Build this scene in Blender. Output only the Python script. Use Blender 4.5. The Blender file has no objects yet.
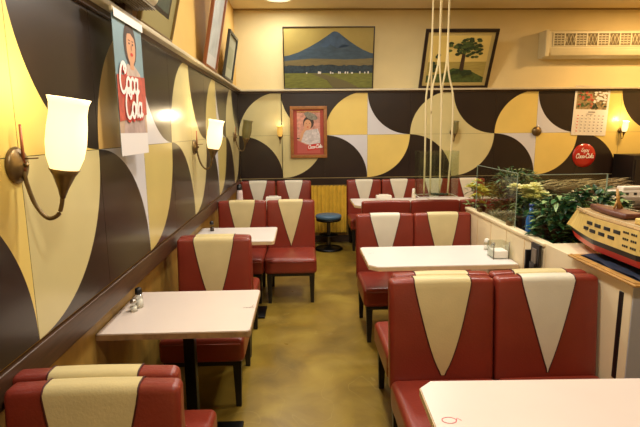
import bpy, bmesh, math, random
from mathutils import Vector, Matrix
random.seed(7)
PI = math.pi
scene = bpy.context.scene
C = scene.collection

# ---------------------------------------------------------------- camera
H = 1.6
yaw, pitch, roll = 0.0362775614, 0.168588280, -0.0105387996
fwd = Vector((math.sin(yaw)*math.cos(pitch), math.cos(yaw)*math.cos(pitch), -math.sin(pitch)))
r0 = Vector((math.cos(yaw), -math.sin(yaw), 0)); u0 = r0.cross(fwd)
rr = r0*math.cos(roll) + u0*math.sin(roll); uu = -r0*math.sin(roll) + u0*math.cos(roll)
cam_data = bpy.data.cameras.new('camera'); cam = bpy.data.objects.new('camera', cam_data); C.objects.link(cam)
cam_data.sensor_width = 36; cam_data.lens = 490.943543/640*36; cam_data.clip_start = .05
m3 = Matrix((rr, uu, -fwd)).transposed()
cam.matrix_world = Matrix.Translation((0, 0, H)) @ m3.to_4x4()
scene.camera = cam

# ---------------------------------------------------------------- world, exposure
w = bpy.data.worlds.new('world'); scene.world = w; w.use_nodes = True
w.node_tree.nodes['Background'].inputs[0].default_value = (1, .85, .6, 1)
w.node_tree.nodes['Background'].inputs[1].default_value = .01
vs = scene.view_settings
vs.view_transform = 'Standard'; vs.look = 'None'; vs.gamma = 1; vs.use_curve_mapping = False
vs.exposure = -0.30

# room
LX, RX, BY, FY, CZ = -0.873, 5.6, 6.94, -1.6, 3.2
MZ, HH, S = 1.528, .593, .6          # mural mid height, half height, module

# lamps in the ceiling (the recessed discs they shine from are built further down)
CEIL_LAMPS = [(-.25, 6.38, 20), (1.3, 5.2, 40), (.2, 4.1, 40), (.25, 2.2, 48), (1.6, 3.0, 34), (.45, .3, 40), (4.6, 5.8, 75), (4.0, 2.6, 24)]
for (x, y, e) in CEIL_LAMPS:
    l = bpy.data.lights.new('ceiling_lamp', 'AREA'); l.shape = 'DISK'; l.size = .30; l.energy = e
    l.color = (1, .64, .30) if x > 3 else ((1, .97, .92) if y > 6 else (1, .93, .83))
    o = bpy.data.objects.new('ceiling_lamp', l); C.objects.link(o); o.location = (x, y, CZ-.035)

# ---------------------------------------------------------------- materials
def lin(c):
    return tuple(((v/255)/12.92 if v/255 <= .04045 else ((v/255+.055)/1.055)**2.4) for v in c)
_m = {}
def mat(name, col, rough=.5, metal=0, noise=0, nscale=8, bump=0, bscale=60, emit=None, estr=0, trans=0, coat=0, alpha=1, spec=.5, stretch=None):
    if name in _m: return _m[name]
    m = bpy.data.materials.new(name); m.use_nodes = True; nt = m.node_tree; b = nt.nodes['Principled BSDF']
    c = lin(col); b.inputs['Base Color'].default_value = (*c, 1)
    b.inputs['Roughness'].default_value = rough; b.inputs['Metallic'].default_value = metal
    b.inputs['Specular IOR Level'].default_value = spec
    b.inputs['Coat Weight'].default_value = coat; b.inputs['Coat Roughness'].default_value = .12
    b.inputs['Transmission Weight'].default_value = trans; b.inputs['Alpha'].default_value = alpha
    tc = nt.nodes.new('ShaderNodeTexCoord'); src = tc.outputs['Object']
    if stretch:
        mp = nt.nodes.new('ShaderNodeMapping'); mp.inputs['Scale'].default_value = stretch
        nt.links.new(src, mp.inputs[0]); src = mp.outputs[0]
    n = nt.nodes.new('ShaderNodeTexNoise'); n.inputs['Scale'].default_value = nscale; n.inputs['Detail'].default_value = 5
    nt.links.new(src, n.inputs['Vector'])
    if noise:
        r = nt.nodes.new('ShaderNodeValToRGB')
        r.color_ramp.elements[0].position = .3; r.color_ramp.elements[1].position = .7
        r.color_ramp.elements[0].color = (*[v*(1-noise) for v in c], 1)
        r.color_ramp.elements[1].color = (*[min(1, v*(1+noise)) for v in c], 1)
        nt.links.new(n.outputs['Fac'], r.inputs[0]); nt.links.new(r.outputs[0], b.inputs['Base Color'])
    if bump:
        n2 = nt.nodes.new('ShaderNodeTexNoise'); n2.inputs['Scale'].default_value = bscale; n2.inputs['Detail'].default_value = 3
        nt.links.new(src, n2.inputs['Vector'])
        bp = nt.nodes.new('ShaderNodeBump'); bp.inputs['Strength'].default_value = bump; bp.inputs['Distance'].default_value = .01
        nt.links.new(n2.outputs['Fac'], bp.inputs['Height']); nt.links.new(bp.outputs[0], b.inputs['Normal'])
    if emit:
        b.inputs['Emission Color'].default_value = (*lin(emit), 1); b.inputs['Emission Strength'].default_value = estr
    _m[name] = m
    return m

def glass_mat(name, tint=(248, 251, 246), a=.12):
    m = bpy.data.materials.new(name); m.use_nodes = True; nt = m.node_tree; nt.nodes.clear()
    out = nt.nodes.new('ShaderNodeOutputMaterial'); mx = nt.nodes.new('ShaderNodeMixShader')
    t = nt.nodes.new('ShaderNodeBsdfTransparent'); t.inputs[0].default_value = (*lin(tint), 1)
    g = nt.nodes.new('ShaderNodeBsdfGlossy'); g.inputs['Roughness'].default_value = .08
    fr = nt.nodes.new('ShaderNodeLayerWeight'); fr.inputs[0].default_value = .12
    ad = nt.nodes.new('ShaderNodeMath'); ad.operation = 'MULTIPLY_ADD'; ad.inputs[1].default_value = .35; ad.inputs[2].default_value = a*.35; ad.use_clamp = True
    nt.links.new(fr.outputs['Facing'], ad.inputs[0]); nt.links.new(ad.outputs[0], mx.inputs[0])
    nt.links.new(t.outputs[0], mx.inputs[1]); nt.links.new(g.outputs[0], mx.inputs[2]); nt.links.new(mx.outputs[0], out.inputs[0])
    return m

red = mat('red_vinyl', (128, 47, 33), .32, noise=.10, nscale=5, bump=.12, bscale=120, spec=.5)
creamv = mat('cream_vinyl', (206, 190, 138), .42, noise=.06, nscale=6, bump=.08, bscale=120)
whitev = mat('off_white_vinyl', (214, 208, 186), .42, noise=.05, nscale=6, bump=.08, bscale=120)
piping = mat('dark_red_piping', (70, 22, 16), .5)
legm = mat('black_painted_wood', (22, 15, 12), .4)
lam = mat('off_white_laminate', (216, 202, 190), .33, noise=.03, nscale=2.5)
lamw = mat('white_laminate', (222, 216, 210), .33, noise=.03, nscale=2.5)
edge = mat('worn_wooden_edge', (150, 122, 84), .4, noise=.25, nscale=30)
edgec = mat('cream_edge', (214, 188, 146), .4, noise=.06, nscale=20)
blackm = mat('black_metal', (16, 15, 15), .35, metal=.6)
P_dark = mat('dark_brown_laminate', (38, 27, 22), .30, noise=.12, nscale=5, coat=.25)
P_cream = mat('cream_laminate', (206, 194, 138), .30, noise=.05, nscale=3, coat=.25)
P_yellow = mat('yellow_laminate', (226, 200, 112), .30, noise=.05, nscale=3, coat=.25)
P_olive = mat('dull_yellow_laminate', (204, 186, 112), .30, noise=.05, nscale=3, coat=.25)
P_tan = mat('tan_laminate', (212, 172, 98), .30, noise=.05, nscale=3, coat=.25)
P_white = mat('white_panel_laminate', (210, 210, 214), .30, noise=.04, nscale=3, coat=.25)
woodd = mat('dark_stained_wood', (66, 44, 28), .35, noise=.35, nscale=6, stretch=(1, 1, 14))
woodt = mat('honey_wood', (176, 132, 66), .4, noise=.25, nscale=8, stretch=(3, 3, 22))
brass = mat('aged_brass', (120, 100, 66), .38, metal=.75, noise=.2, nscale=30)
plaster = mat('cream_plaster', (218, 200, 146), .75, noise=.05, nscale=2.2, bump=.15, bscale=90)
ceilm = mat('ceiling_plaster', (228, 210, 168), .8, noise=.05, nscale=1.5)
wains = mat('yellow_wood_wainscot', (150, 118, 52), .45, noise=.3, nscale=5, stretch=(2, 2, .6))
ledgem = mat('pale_ledge_paint', (196, 184, 152), .4, noise=.08, nscale=10)
part_m = mat('cream_partition_laminate', (224, 208, 170), .4, noise=.03, nscale=3)
glass = glass_mat('clear_glass'); acryl = glass_mat('clear_acrylic', (244, 247, 244), .10)
ceramic = mat('white_plastic', (226, 222, 210), .35)
creamp = mat('cream_plastic', (214, 202, 160), .45, noise=.04)
blackp = mat('black_plastic', (20, 18, 18), .4)

# floor material: stained concrete
def floor_mat():
    m = bpy.data.materials.new('stained_concrete'); m.use_nodes = True; nt = m.node_tree; b = nt.nodes['Principled BSDF']
    tc = nt.nodes.new('ShaderNodeTexCoord')
    n = nt.nodes.new('ShaderNodeTexNoise'); n.inputs['Scale'].default_value = 2.6; n.inputs['Detail'].default_value = 7; n.inputs['Distortion'].default_value = .6
    r = nt.nodes.new('ShaderNodeValToRGB'); e = r.color_ramp.elements
    e[0].position = .28; e[0].color = (*lin((108, 88, 32)), 1); e[1].position = .72; e[1].color = (*lin((160, 136, 54)), 1)
    k = r.color_ramp.elements.new(.5); k.color = (*lin((136, 111, 40)), 1)
    nt.links.new(tc.outputs['Object'], n.inputs['Vector']); nt.links.new(n.outputs['Fac'], r.inputs[0])
    # pale scuffs
    n2 = nt.nodes.new('ShaderNodeTexNoise'); n2.inputs['Scale'].default_value = 1.7; n2.inputs['Detail'].default_value = 2; n2.inputs['Distortion'].default_value = 2
    r2 = nt.nodes.new('ShaderNodeValToRGB'); q = r2.color_ramp.elements
    q[0].position = .498; q[0].color = (0, 0, 0, 1); q[1].position = .5; q[1].color = (.22, .22, .22, 1)
    z = q.new(.502); z.color = (0, 0, 0, 1)
    mx = nt.nodes.new('ShaderNodeMixRGB'); mx.inputs[2].default_value = (*lin((196, 176, 104)), 1)
    nt.links.new(tc.outputs['Object'], n2.inputs['Vector']); nt.links.new(n2.outputs['Fac'], r2.inputs[0])
    nt.links.new(r2.outputs[0], mx.inputs[0]); nt.links.new(r.outputs[0], mx.inputs[1]); nt.links.new(mx.outputs[0], b.inputs['Base Color'])
    n3 = nt.nodes.new('ShaderNodeTexNoise'); n3.inputs['Scale'].default_value = 5
    mr = nt.nodes.new('ShaderNodeMapRange'); mr.inputs[3].default_value = .22; mr.inputs[4].default_value = .45
    nt.links.new(tc.outputs['Object'], n3.inputs['Vector']); nt.links.new(n3.outputs['Fac'], mr.inputs[0]); nt.links.new(mr.outputs[0], b.inputs['Roughness'])
    bp = nt.nodes.new('ShaderNodeBump'); bp.inputs['Strength'].default_value = .08; bp.inputs['Distance'].default_value = .02
    nt.links.new(n.outputs['Fac'], bp.inputs['Height']); nt.links.new(bp.outputs[0], b.inputs['Normal'])
    return m
floorm = floor_mat()

# ---------------------------------------------------------------- mesh helpers
class MB:
    def __init__(s): s.bm = bmesh.new(); s.mats = []
    def mi(s, m):
        if m not in s.mats: s.mats.append(m)
        return s.mats.index(m)
    def face(s, pts, m, smooth=False):
        try: f = s.bm.faces.new([s.bm.verts.new(p) for p in pts])
        except ValueError: return
        f.material_index = s.mi(m); f.smooth = smooth
    def grid(s, rows, m, closed=False, smooth=True, caps=False):
        i = s.mi(m); V = [[s.bm.verts.new(p) for p in r] for r in rows]
        n = len(rows[0])
        for a in range(len(rows)-1):
            for b in range(n if closed else n-1):
                f = s.bm.faces.new((V[a][b], V[a][(b+1) % n], V[a+1][(b+1) % n], V[a+1][b])); f.material_index = i; f.smooth = smooth
        if caps:
            for r in (V[0][::-1], V[-1]):
                try: f = s.bm.faces.new(r); f.material_index = i
                except ValueError: pass
    def box(s, a, b, m, r=0, fn=None, seg=3, cut=1):
        a = Vector(a); b = Vector(b); c = (a+b)/2; h = Vector((abs(b[i]-a[i])/2 for i in range(3)))
        r = min(r, min(h)*.98)
        i = s.mi(m)
        def ticks(hh):
            if r <= 0: return [-hh + 2*hh*k/cut for k in range(cut+1)]
            L = [-hh + r*(1-math.cos(k/seg*PI/2))*0 + r*k/seg for k in range(seg)]
            inner = [(-hh+r) + 2*(hh-r)*k/cut for k in range(cut+1)]
            return L + inner + [-v for v in L[::-1]]
        T = [ticks(h[k]) for k in range(3)]
        cache = {}
        def vert(p):
            key = tuple(round(v, 6) for v in p)
            if key in cache: return cache[key]
            P = Vector(p)
            if r > 0:
                q = Vector((max(-h[k]+r, min(h[k]-r, P[k])) for k in range(3)))
                d = P-q
                if d.length > 1e-9: P = q + d.normalized()*r
            P = P + c
            if fn: P = Vector(fn(P))
            v = s.bm.verts.new(P); cache[key] = v
            return v
        for ax in range(3):
            u, v = (ax+1) % 3, (ax+2) % 3
            for sg in (-1, 1):
                for x in range(len(T[u])-1):
                    for y in range(len(T[v])-1):
                        q = []
                        for (dx, dy) in ((0, 0), (1, 0), (1, 1), (0, 1)):
                            p = [0, 0, 0]; p[ax] = sg*h[ax]; p[u] = T[u][x+dx]; p[v] = T[v][y+dy]; q.append(vert(p))
                        if sg < 0: q = q[::-1]
                        try: f = s.bm.faces.new(q); f.material_index = i; f.smooth = r > 0
                        except ValueError: pass
        return s
    def lathe(s, prof, m, c=(0, 0, 0), n=24, axis='Z', smooth=True):
        rows = []
        for (r, z) in prof:
            row = []
            for k in range(n):
                t = 2*PI*k/n; x, y = max(r, 1e-4)*math.cos(t), max(r, 1e-4)*math.sin(t)
                p = (x, y, z) if axis == 'Z' else ((z, x, y) if axis == 'X' else (x, z, y))
                row.append((p[0]+c[0], p[1]+c[1], p[2]+c[2]))
            rows.append(row)
        s.grid(rows, m, closed=True, smooth=smooth, caps=True); return s
    def tube(s, pts, r, m, n=10, smoothpath=True):
        P = [Vector(p) for p in pts]
        if smoothpath and len(P) > 2:
            Q = []
            for i in range(len(P)-1):
                a, b, c, d = P[max(i-1, 0)], P[i], P[i+1], P[min(i+2, len(P)-1)]
                for k in range(5):
                    t = k/5; Q.append(.5*((2*b)+(c-a)*t+(2*a-5*b+4*c-d)*t*t+(-a+3*b-3*c+d)*t**3))
            Q.append(P[-1]); P = Q
        rows = []
        for i, p in enumerate(P):
            d = (P[min(i+1, len(P)-1)]-P[max(i-1, 0)]).normalized()
            up = Vector((0, 0, 1)) if abs(d.z) < .9 else Vector((1, 0, 0))
            a = d.cross(up).normalized(); b = d.cross(a).normalized()
            R = r(i/(len(P)-1)) if callable(r) else r
            rows.append([p + (a*math.cos(2*PI*k/n)+b*math.sin(2*PI*k/n))*R for k in range(n)])
        s.grid(rows, m, closed=True, caps=True); return s
    def prism(s, pts, z0, z1, m, axis=2, mside=None):
        """outline in the two other axes, extruded along axis"""
        def P(p, z):
            if axis == 2: return (p[0], p[1], z)
            if axis == 1: return (p[0], z, p[1])
            return (z, p[0], p[1])
        s.face([P(p, z1) for p in pts], m); s.face([P(p, z0) for p in pts[::-1]], m)
        for i in range(len(pts)):
            a, b = pts[i], pts[(i+1) % len(pts)]
            s.face([P(a, z0), P(b, z0), P(b, z1), P(a, z1)], mside or m)
        return s
    def obj(s, name, parent=None, loc=None):
        bmesh.ops.recalc_face_normals(s.bm, faces=s.bm.faces[:])
        me = bpy.data.meshes.new(name); s.bm.to_mesh(me); s.bm.free()
        for m in s.mats: me.materials.append(m)
        o = bpy.data.objects.new(name, me); C.objects.link(o)
        if parent: o.parent = parent
        if loc: o.location = loc
        return o

def tag(o, label, cat, group=None):
    o['label'] = label; o['category'] = cat
    if group: o['group'] = group
    return o
def thing(name, label, cat, loc=(0, 0, 0), rz=0, group=None):
    o = bpy.data.objects.new(name, None); C.objects.link(o); o.empty_display_size = .1
    o.location = loc; o.rotation_euler = (0, 0, rz)
    return tag(o, label, cat, group)
def struct(mb, name):
    o = mb.obj(name); o['kind'] = 'structure'; return o
def dup(root, loc, rz, label, group=None):
    r = root.copy(); C.objects.link(r); r.location = loc; r.rotation_euler = (0, 0, rz); r['label'] = label
    if group: r['group'] = group
    for ch in root.children:
        c = ch.copy(); C.objects.link(c); c.parent = r
        for g in ch.children:
            d = g.copy(); C.objects.link(d); d.parent = c
    return r

# flat artwork drawn as thin layered shapes on a board
class Art:
    """local plane: u right, v up, n towards the viewer"""
    def __init__(s, mb, o, u, v, n): s.mb = mb; s.o = Vector(o); s.u = Vector(u); s.v = Vector(v); s.n = Vector(n); s.k = 0
    def P(s, p, d): return s.o + s.u*p[0] + s.v*p[1] + s.n*d
    def poly(s, pts, m, lift=None):
        s.k += 1; d = .0002*s.k if lift is None else lift
        if len(pts) > 4:
            vs_ = [s.mb.bm.verts.new(s.P(p, d)) for p in pts]
            try: f = s.mb.bm.faces.new(vs_)
            except ValueError: return
            f.material_index = s.mb.mi(m)
            bmesh.ops.triangulate(s.mb.bm, faces=[f])
        else: s.mb.face([s.P(p, d) for p in pts], m)
    def rect(s, a, b, c, d, m): s.poly([(a, b), (c, b), (c, d), (a, d)], m)
    def ell(s, cx, cy, rx, ry, m, n=18, a0=0):
        s.poly([(cx+rx*math.cos(2*PI*k/n)*math.cos(a0)-ry*math.sin(2*PI*k/n)*math.sin(a0), cy+rx*math.cos(2*PI*k/n)*math.sin(a0)+ry*math.sin(2*PI*k/n)*math.cos(a0)) for k in range(n)], m)
    def stroke(s, pts, w, m):
        s.k += 1; Q = [Vector(p) for p in pts]; rows = []
        for i, p in enumerate(Q):
            d = Q[min(i+1, len(Q)-1)]-Q[max(i-1, 0)]
            d = d.normalized() if d.length > 1e-9 else Vector((1, 0))
            nn = Vector((-d.y, d.x))*w/2; e = d*w*.3*(-1 if i == 0 else (1 if i == len(Q)-1 else 0))
            h = .0002*s.k+i*.00004
            rows.append([s.P(p+e-nn, h), s.P(p+e+nn, h)])
        s.mb.grid(rows, m, smooth=False)
def arc(cx, cy, rx, ry, a0, a1, n=12):
    return [(cx+rx*math.cos(math.radians(a0+(a1-a0)*k/n)), cy+ry*math.sin(math.radians(a0+(a1-a0)*k/n))) for k in range(n+1)]
# flowing script letters, unit x-height, as centre lines
SCRIPT = {
 'C': (1.25, [arc(.75, .95, .62, .95, 50, 330, 16) + [(1.5, .25)], arc(1.02, 1.55, .2, .25, 200, -100, 8)]),
 'o': (.8, [arc(.4, .5, .34, .48, 90, 450, 14), [(.5, .95), (.8, .8), (.95, .85)]]),
 'c': (.7, [arc(.42, .5, .34, .48, 50, 320, 12)]),
 'a': (.9, [arc(.4, .5, .34, .46, 30, 390, 14), [(.74, .95), (.74, .15), (.88, .02), (1.02, .2)]]),
 'l': (.45, [[(0, .3), (.3, .9), (.42, 1.6), (.32, 1.95), (.2, 1.6), (.2, .3), (.3, .03), (.5, .2)]]),
 '-': (.5, [[(.05, .5), (.45, .56)]]),
 'E': (1.0, [arc(.6, 1.3, .4, .4, 60, 260, 8) + arc(.6, .45, .5, .45, 100, 330, 8)]),
 'n': (.8, [[(.1, .9), (.1, 0)], [(.1, .6), (.35, .95), (.6, .8), (.6, 0), (.8, .15)]]),
 'j': (.4, [[(.2, .9), (.2, -.5), (0, -.7), (-.2, -.4)]]),
 'y': (.8, [[(.1, .9), (.15, .2), (.4, .05), (.6, .4)], [(.6, .9), (.6, -.4), (.4, -.7), (.1, -.5)]]),
}
def script(art, word, x, y, h, m, w=.2, slant=.25, rot=0):
    ca, sa = math.cos(rot), math.sin(rot)
    cx = 0
    for ch in word:
        if ch == ' ': cx += .7; continue
        adv, strokes = SCRIPT[ch]
        for st in strokes:
            q = []
            for (px, py) in st:
                X = (cx+px+py*slant)*h; Y = py*h
                q.append((x+X*ca-Y*sa, y+X*sa+Y*ca))
            art.stroke(q, w*h, m)
        cx += adv

# ---------------------------------------------------------------- room shell
mb = MB(); mb.box((LX-.1, FY-.1, -.1), (RX+.1, BY+.1, 0), floorm); struct(mb, 'floor')
mb = MB(); mb.box((LX-.1, FY-.1, CZ), (RX+.1, BY+.1, CZ+.1), ceilm)
struct(mb, 'ceiling')
mb = MB(); mb.box((LX-.1, BY, 0), (RX+.1, BY+.1, CZ), plaster); struct(mb, 'wall_back')
mb = MB(); mb.box((LX-.1, FY, 0), (LX-.06, BY, .84), plaster); mb.box((LX-.1, FY, .84), (LX, BY, CZ), mat('golden_plaster', (212, 174, 96), .75, noise=.06, nscale=2.2, bump=.15, bscale=90)); struct(mb, 'wall_left')
mb = MB(); mb.box((RX, FY, 0), (RX+.1, BY, CZ), plaster); struct(mb, 'wall_right')
mb = MB(); mb.box((LX-.1, FY-.1, 0), (RX+.1, FY, CZ), plaster); struct(mb, 'wall_front')
# wainscot and rails
mb = MB(); mb.box((LX-.06, FY, .10), (LX-.05, BY, .825), wains); struct(mb, 'trim_1')
mb = MB(); mb.box((LX-.055, FY, .825), (LX+.02, BY-.012, .925), woodd, .006); struct(mb, 'trim_2')
mb = MB(); mb.box((LX+.03, BY-.012, .83), (RX, BY, .925), P_dark); mb.box((.7, BY-.012, .1), (RX, BY, .83), P_dark); mb.box((LX-.05, BY-.012, .1), (.7, BY, .83), wains); struct(mb, 'trim_3')
mb = MB(); mb.box((LX-.06, FY, 0), (LX-.045, BY-.02, .10), woodd, .004); struct(mb, 'baseboard_left')
mb = MB(); mb.box((LX-.06, BY-.02, 0), (RX, BY, .10), woodd, .004); struct(mb, 'baseboard_back')
# picture ledge
mb = MB(); mb.box((LX, FY, 2.125), (LX+.075, BY-.075, 2.15), ledgem, .004); mb.box((LX, FY, 2.10), (LX+.03, BY, 2.125), woodd)
struct(mb, 'trim_4')
mb = MB(); mb.box((LX, BY-.075, 2.125), (RX, BY, 2.15), ledgem, .004); mb.box((LX+.03, BY-.03, 2.10), (RX, BY, 2.125), woodd)
struct(mb, 'trim_5')
# cornice line where ceiling meets back wall
mb = MB(); mb.box((LX, BY-.02, CZ-.02), (RX, BY, CZ), mat('cornice', (150, 124, 74), .7)); struct(mb, 'trim_6')

# wall murals of quarter circles -------------------------------------------------
def cell(mb, P, u0, v0, kind, disc, rest):
    """one square module; kind gives the corner the quarter disc is centred on; every piece is a slab"""
    g = .0012; a, b, c, d = u0+g, v0+g, u0+S-g, v0+HH-g
    cu, su = {'BR': (c, -1), 'TR': (c, -1), 'BL': (a, 1), 'TL': (a, 1)}[kind]
    cv, sv = {'BR': (b, 1), 'TR': (d, -1), 'BL': (b, 1), 'TL': (d, -1)}[kind]
    N = 28; W = S-2*g; Hh = HH-2*g
    A = [(cu+su*W*math.cos(k/N*PI/2), cv+sv*Hh*math.sin(k/N*PI/2)) for k in range(N+1)]
    far = (cu+su*W, cv+sv*Hh)
    for k in range(N):
        mb.face([P((cu, cv), 1), P(A[k], 1), P(A[k+1], 1)], disc)
        mb.face([P(far, 1), P(A[k], 1), P(A[k+1], 1)], rest)
    for (p, q) in (((a, b), (c, b)), ((c, b), (c, d)), ((c, d), (a, d)), ((a, d), (a, b))):
        mb.face([P(p, 0), P(q, 0), P(q, 1), P(p, 1)], P_dark)
mb = MB()
PB = lambda p, t: Vector((p[0], BY-.002-.010*t, p[1]))
mb.box((LX+.014, BY-.004, MZ-HH), (RX-.002, BY, MZ+HH), P_dark)
for k in range(10):
    u = LX+S*k+(.012 if k == 0 else 0); white = (k//2) % 2 == 1
    dm = P_yellow if (white or k >= 8) else P_cream
    rm = P_white if white else (P_yellow if k >= 8 else P_cream)
    if k % 2 == 0:
        cell(mb, PB, u, MZ, 'BR', dm, P_dark); cell(mb, PB, u, MZ-HH, 'BL', P_dark, rm)
    else:
        cell(mb, PB, u, MZ, 'TR', P_dark, rm); cell(mb, PB, u, MZ-HH, 'TL', dm, P_dark)
tag(mb.obj('wall_mural'), 'geometric mural of dark, cream and yellow quarter circles on the back wall', 'mural')
mb = MB()
PL = lambda p, t: Vector((LX+.002+.010*t, p[0], p[1]))
mb.box((LX, FY+.3, MZ-HH), (LX+.004, BY-.016, MZ+HH), P_dark)
for i in range(13):
    y = BY-S*(i+1); white = ((i)//2) % 2 == 1
    if i == 0: y -= .014
    dm = P_tan if i == 7 else (P_yellow if i >= 8 else (P_olive if white else P_cream))
    rm = P_white if white else (P_yellow if i >= 8 else P_cream)
    if i % 2 == 1:
        cell(mb, PL, y, MZ, 'BR', dm, P_dark); cell(mb, PL, y, MZ-HH, 'BL', P_dark, rm)
    else:
        cell(mb, PL, y, MZ, 'TR', P_dark, rm); cell(mb, PL, y, MZ-HH, 'TL', dm if i != 8 else P_cream, P_dark)
tag(mb.obj('wall_mural'), 'geometric mural of dark, cream and yellow quarter circles running down the left wall', 'mural')

# ---------------------------------------------------------------- booth seats
BW, BT, BH, SH = .486, .070, .899, .43
def soft(P):
    x, y, z = P
    f = max(0, min(1, 1-y/BT))
    t = max(0, min(1, (z-.36)/(BH-.36)))
    return (x, y+.045*(z-.43)/.477-.012*f*max(0, math.cos(PI*x/BW))**.6*math.sin(PI*min(t, .999)), z+.006*max(0, math.cos(PI*x/BW))*(1 if z > BH-.03 else 0))
def accent_mesh(m, topw=.262, tip=.445, power=.66, name='accent_panel'):
    r = .022; rows_o = []; rows_i = []
    path = []   # (y, z, ny, nz, width factor)
    zt = BH-r; n = 22
    for k in range(n+1):
        t = (k/n)**1.0; z = tip+(zt-tip)*t
        path.append((0, z, -1, 0, max(.02, t)**power))
    for k in range(1, 5):
        a = k/4*PI/2; path.append((r-r*math.cos(a), zt+r*math.sin(a), -math.cos(a), math.sin(a), 1))
    for k in range(1, 4): path.append((r+(BT-2*r)*k/3, BH, 0, 1, 1))
    for k in range(1, 5):
        a = k/4*PI/2; path.append((BT-r+r*math.sin(a), zt+r*math.cos(a), math.sin(a), math.cos(a), 1))
    for off, rows in ((.0028, rows_o), (-.003, rows_i)):
        for (y, z, ny, nz, wf) in path:
            row = []
            for j in range(9):
                x = topw*wf*(j/8-.5)
                p = soft((x, y, z)); row.append((p[0], p[1]+ny*off, p[2]+nz*off))
            rows.append(row)
    q = MB(); q.grid(rows_o, m)
    q.grid([[a[0] for a in rows_o], [a[0] for a in rows_i]], m, smooth=False); q.grid([[a[-1] for a in rows_o], [a[-1] for a in rows_i]], m, smooth=False)
    pl = [rows_o[k][0] for k in range(0, len(rows_o), 1)]; pr = [rows_o[k][-1] for k in range(0, len(rows_o), 1)]
    return q, pl, pr
def make_seat(label, accent, loc, rz, group, power=.66, topw=.262, tip=.445):
    t = thing('booth_bench', label, 'booth bench', loc, rz, group)
    q = MB(); q.box((-BW/2, 0, .36), (BW/2, BT, BH), red, .022, soft, cut=10); q.obj('backrest', t)
    q, pl, pr = accent_mesh(accent, power=power, topw=topw, tip=tip)
    a = q.obj('accent_panel', t); a['label'] = 'pale tapering centre stripe'
    q = MB(); q.tube(pl, .0028, piping, 6, False); q.tube(pr, .0028, piping, 6, False); q.obj('piping', a)
    def puff(P):
        x, y, z = P
        return (x, y, z+(.012*max(0, math.cos(PI*x/BW))*max(0, math.sin(PI*(-y)/.5)) if z > SH-.05 else 0))
    q = MB(); q.box((-BW/2, -.49, .285), (BW/2, -.001, SH), red, .03, puff, cut=8); s_ = q.obj('seat', t)
    q = MB(); q.tube([(-BW/2+.02, -.492, SH-.028), (BW/2-.02, -.492, SH-.028)], .004, red, 6, False); q.obj('piping', s_)
    q = MB(); q.box((-BW/2+.02, -.47, .262), (BW/2-.02, .07, .288), legm); q.box((-BW/2+.02, .012, .262), (BW/2-.02, .08, .37), legm); q.obj('seat_frame', t)
    for sx in (-1, 1):
        for y in (-.45, .05):
            rows = []
            for z, h in ((.27, .024), (0, .015)):
                x = sx*(BW/2-.045); rows.append([(x-h, y-h, z), (x+h, y-h, z), (x+h, y+h, z), (x-h, y+h, z)])
            q = MB(); q.grid(rows, legm, closed=True, smooth=False, caps=True); q.obj('leg', t)
    return t
# seats facing the camera have the same heading (rz 0); the ones facing away are turned by pi
seat_c = make_seat('red booth seat with broad cream stripe, cut off at the lower left of the photo', creamv, (-.595, 1.235, 0), 0, 'booth benches')
dup(seat_c, (-.622, 1.472, 0), PI, 'red booth seat facing away, back to back with the nearest one on the left', 'booth benches')
dup(seat_c, (-.59, 3.14, 0), 0, 'red booth seat with cream stripe against the left wall, behind the nearest left table', 'booth benches')
dup(seat_c, (-.595, 3.375, 0), PI, 'red booth seat facing away, back to back with the one behind the nearest left table', 'booth benches')
dup(seat_c, (-.608, 4.88, 0), 0, 'red booth seat with cream stripe beside the left wall, behind the second left table', 'booth benches')
seat_v = make_seat('red booth seat with straight cream V beside the aisle, right of the second left table', creamv, (-.118, 4.88, 0), 0, 'booth benches', power=.9, topw=.25)
seat_w = make_seat('red booth seat with pale V at the back wall, in the left corner', whitev, (-.615, 6.825, 0), 0, 'booth benches', power=.9, topw=.25)
dup(seat_w, (-.115, 6.825, 0), 0, 'red booth seat with pale V at the back wall, left of the yellow curtain', 'booth benches')
for i, (x, lb) in enumerate(((.875, 'red booth seat at the back wall just right of the yellow curtain'), (1.37, 'red booth seat at the back wall, second one right of the yellow curtain'),
          (1.865, 'red booth seat at the back wall, seen through the hanging glass tank'), (2.36, 'red booth seat at the back wall, partly behind the yellow flowers'))):
    dup(seat_w, (x, 6.825, 0), 0, lb, 'booth benches')
for x, lb in ((.83, 'plain red seat back facing away, behind the left seat of the second right booth'), (1.322, 'plain red seat back facing away, under the hanging glass tank'), (1.814, 'plain red seat back facing away, next to the yellow flowers')):
    pl = dup(seat_c, (x, 4.87, 0), PI, lb, 'booth benches')
    for ch in list(pl.children):
        if ch.name.startswith('accent_panel'):
            for g_ in list(ch.children): bpy.data.objects.remove(g_)
            bpy.data.objects.remove(ch)
dup(seat_w, (.69, 3.97, 0), 0, 'red booth seat with pale stripe beside the aisle, behind the second right table', 'booth benches')
dup(seat_c, (1.177, 3.97, 0), 0, 'red booth seat with cream stripe next to the partition, behind the second right table', 'booth benches')
dup(seat_c, (.654, 2.155, 0), 0, 'large red booth seat with rounded cream V beside the aisle, in the right foreground', 'booth benches').scale.x = 1.03
seat_g = dup(seat_w, (1.161, 2.155, 0), 0, 'large red booth seat with greyish V next to the partition, in the right foreground', 'booth benches')
dup(seat_c, (.675, 2.392, 0), PI, 'red booth seat facing away beside the aisle, behind the right foreground seat', 'booth benches')
dup(seat_c, (1.163, 2.392, 0), PI, 'red booth seat facing away beside the partition, behind the right foreground seat', 'booth benches')

seat_g.scale.x = 1.03

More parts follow.
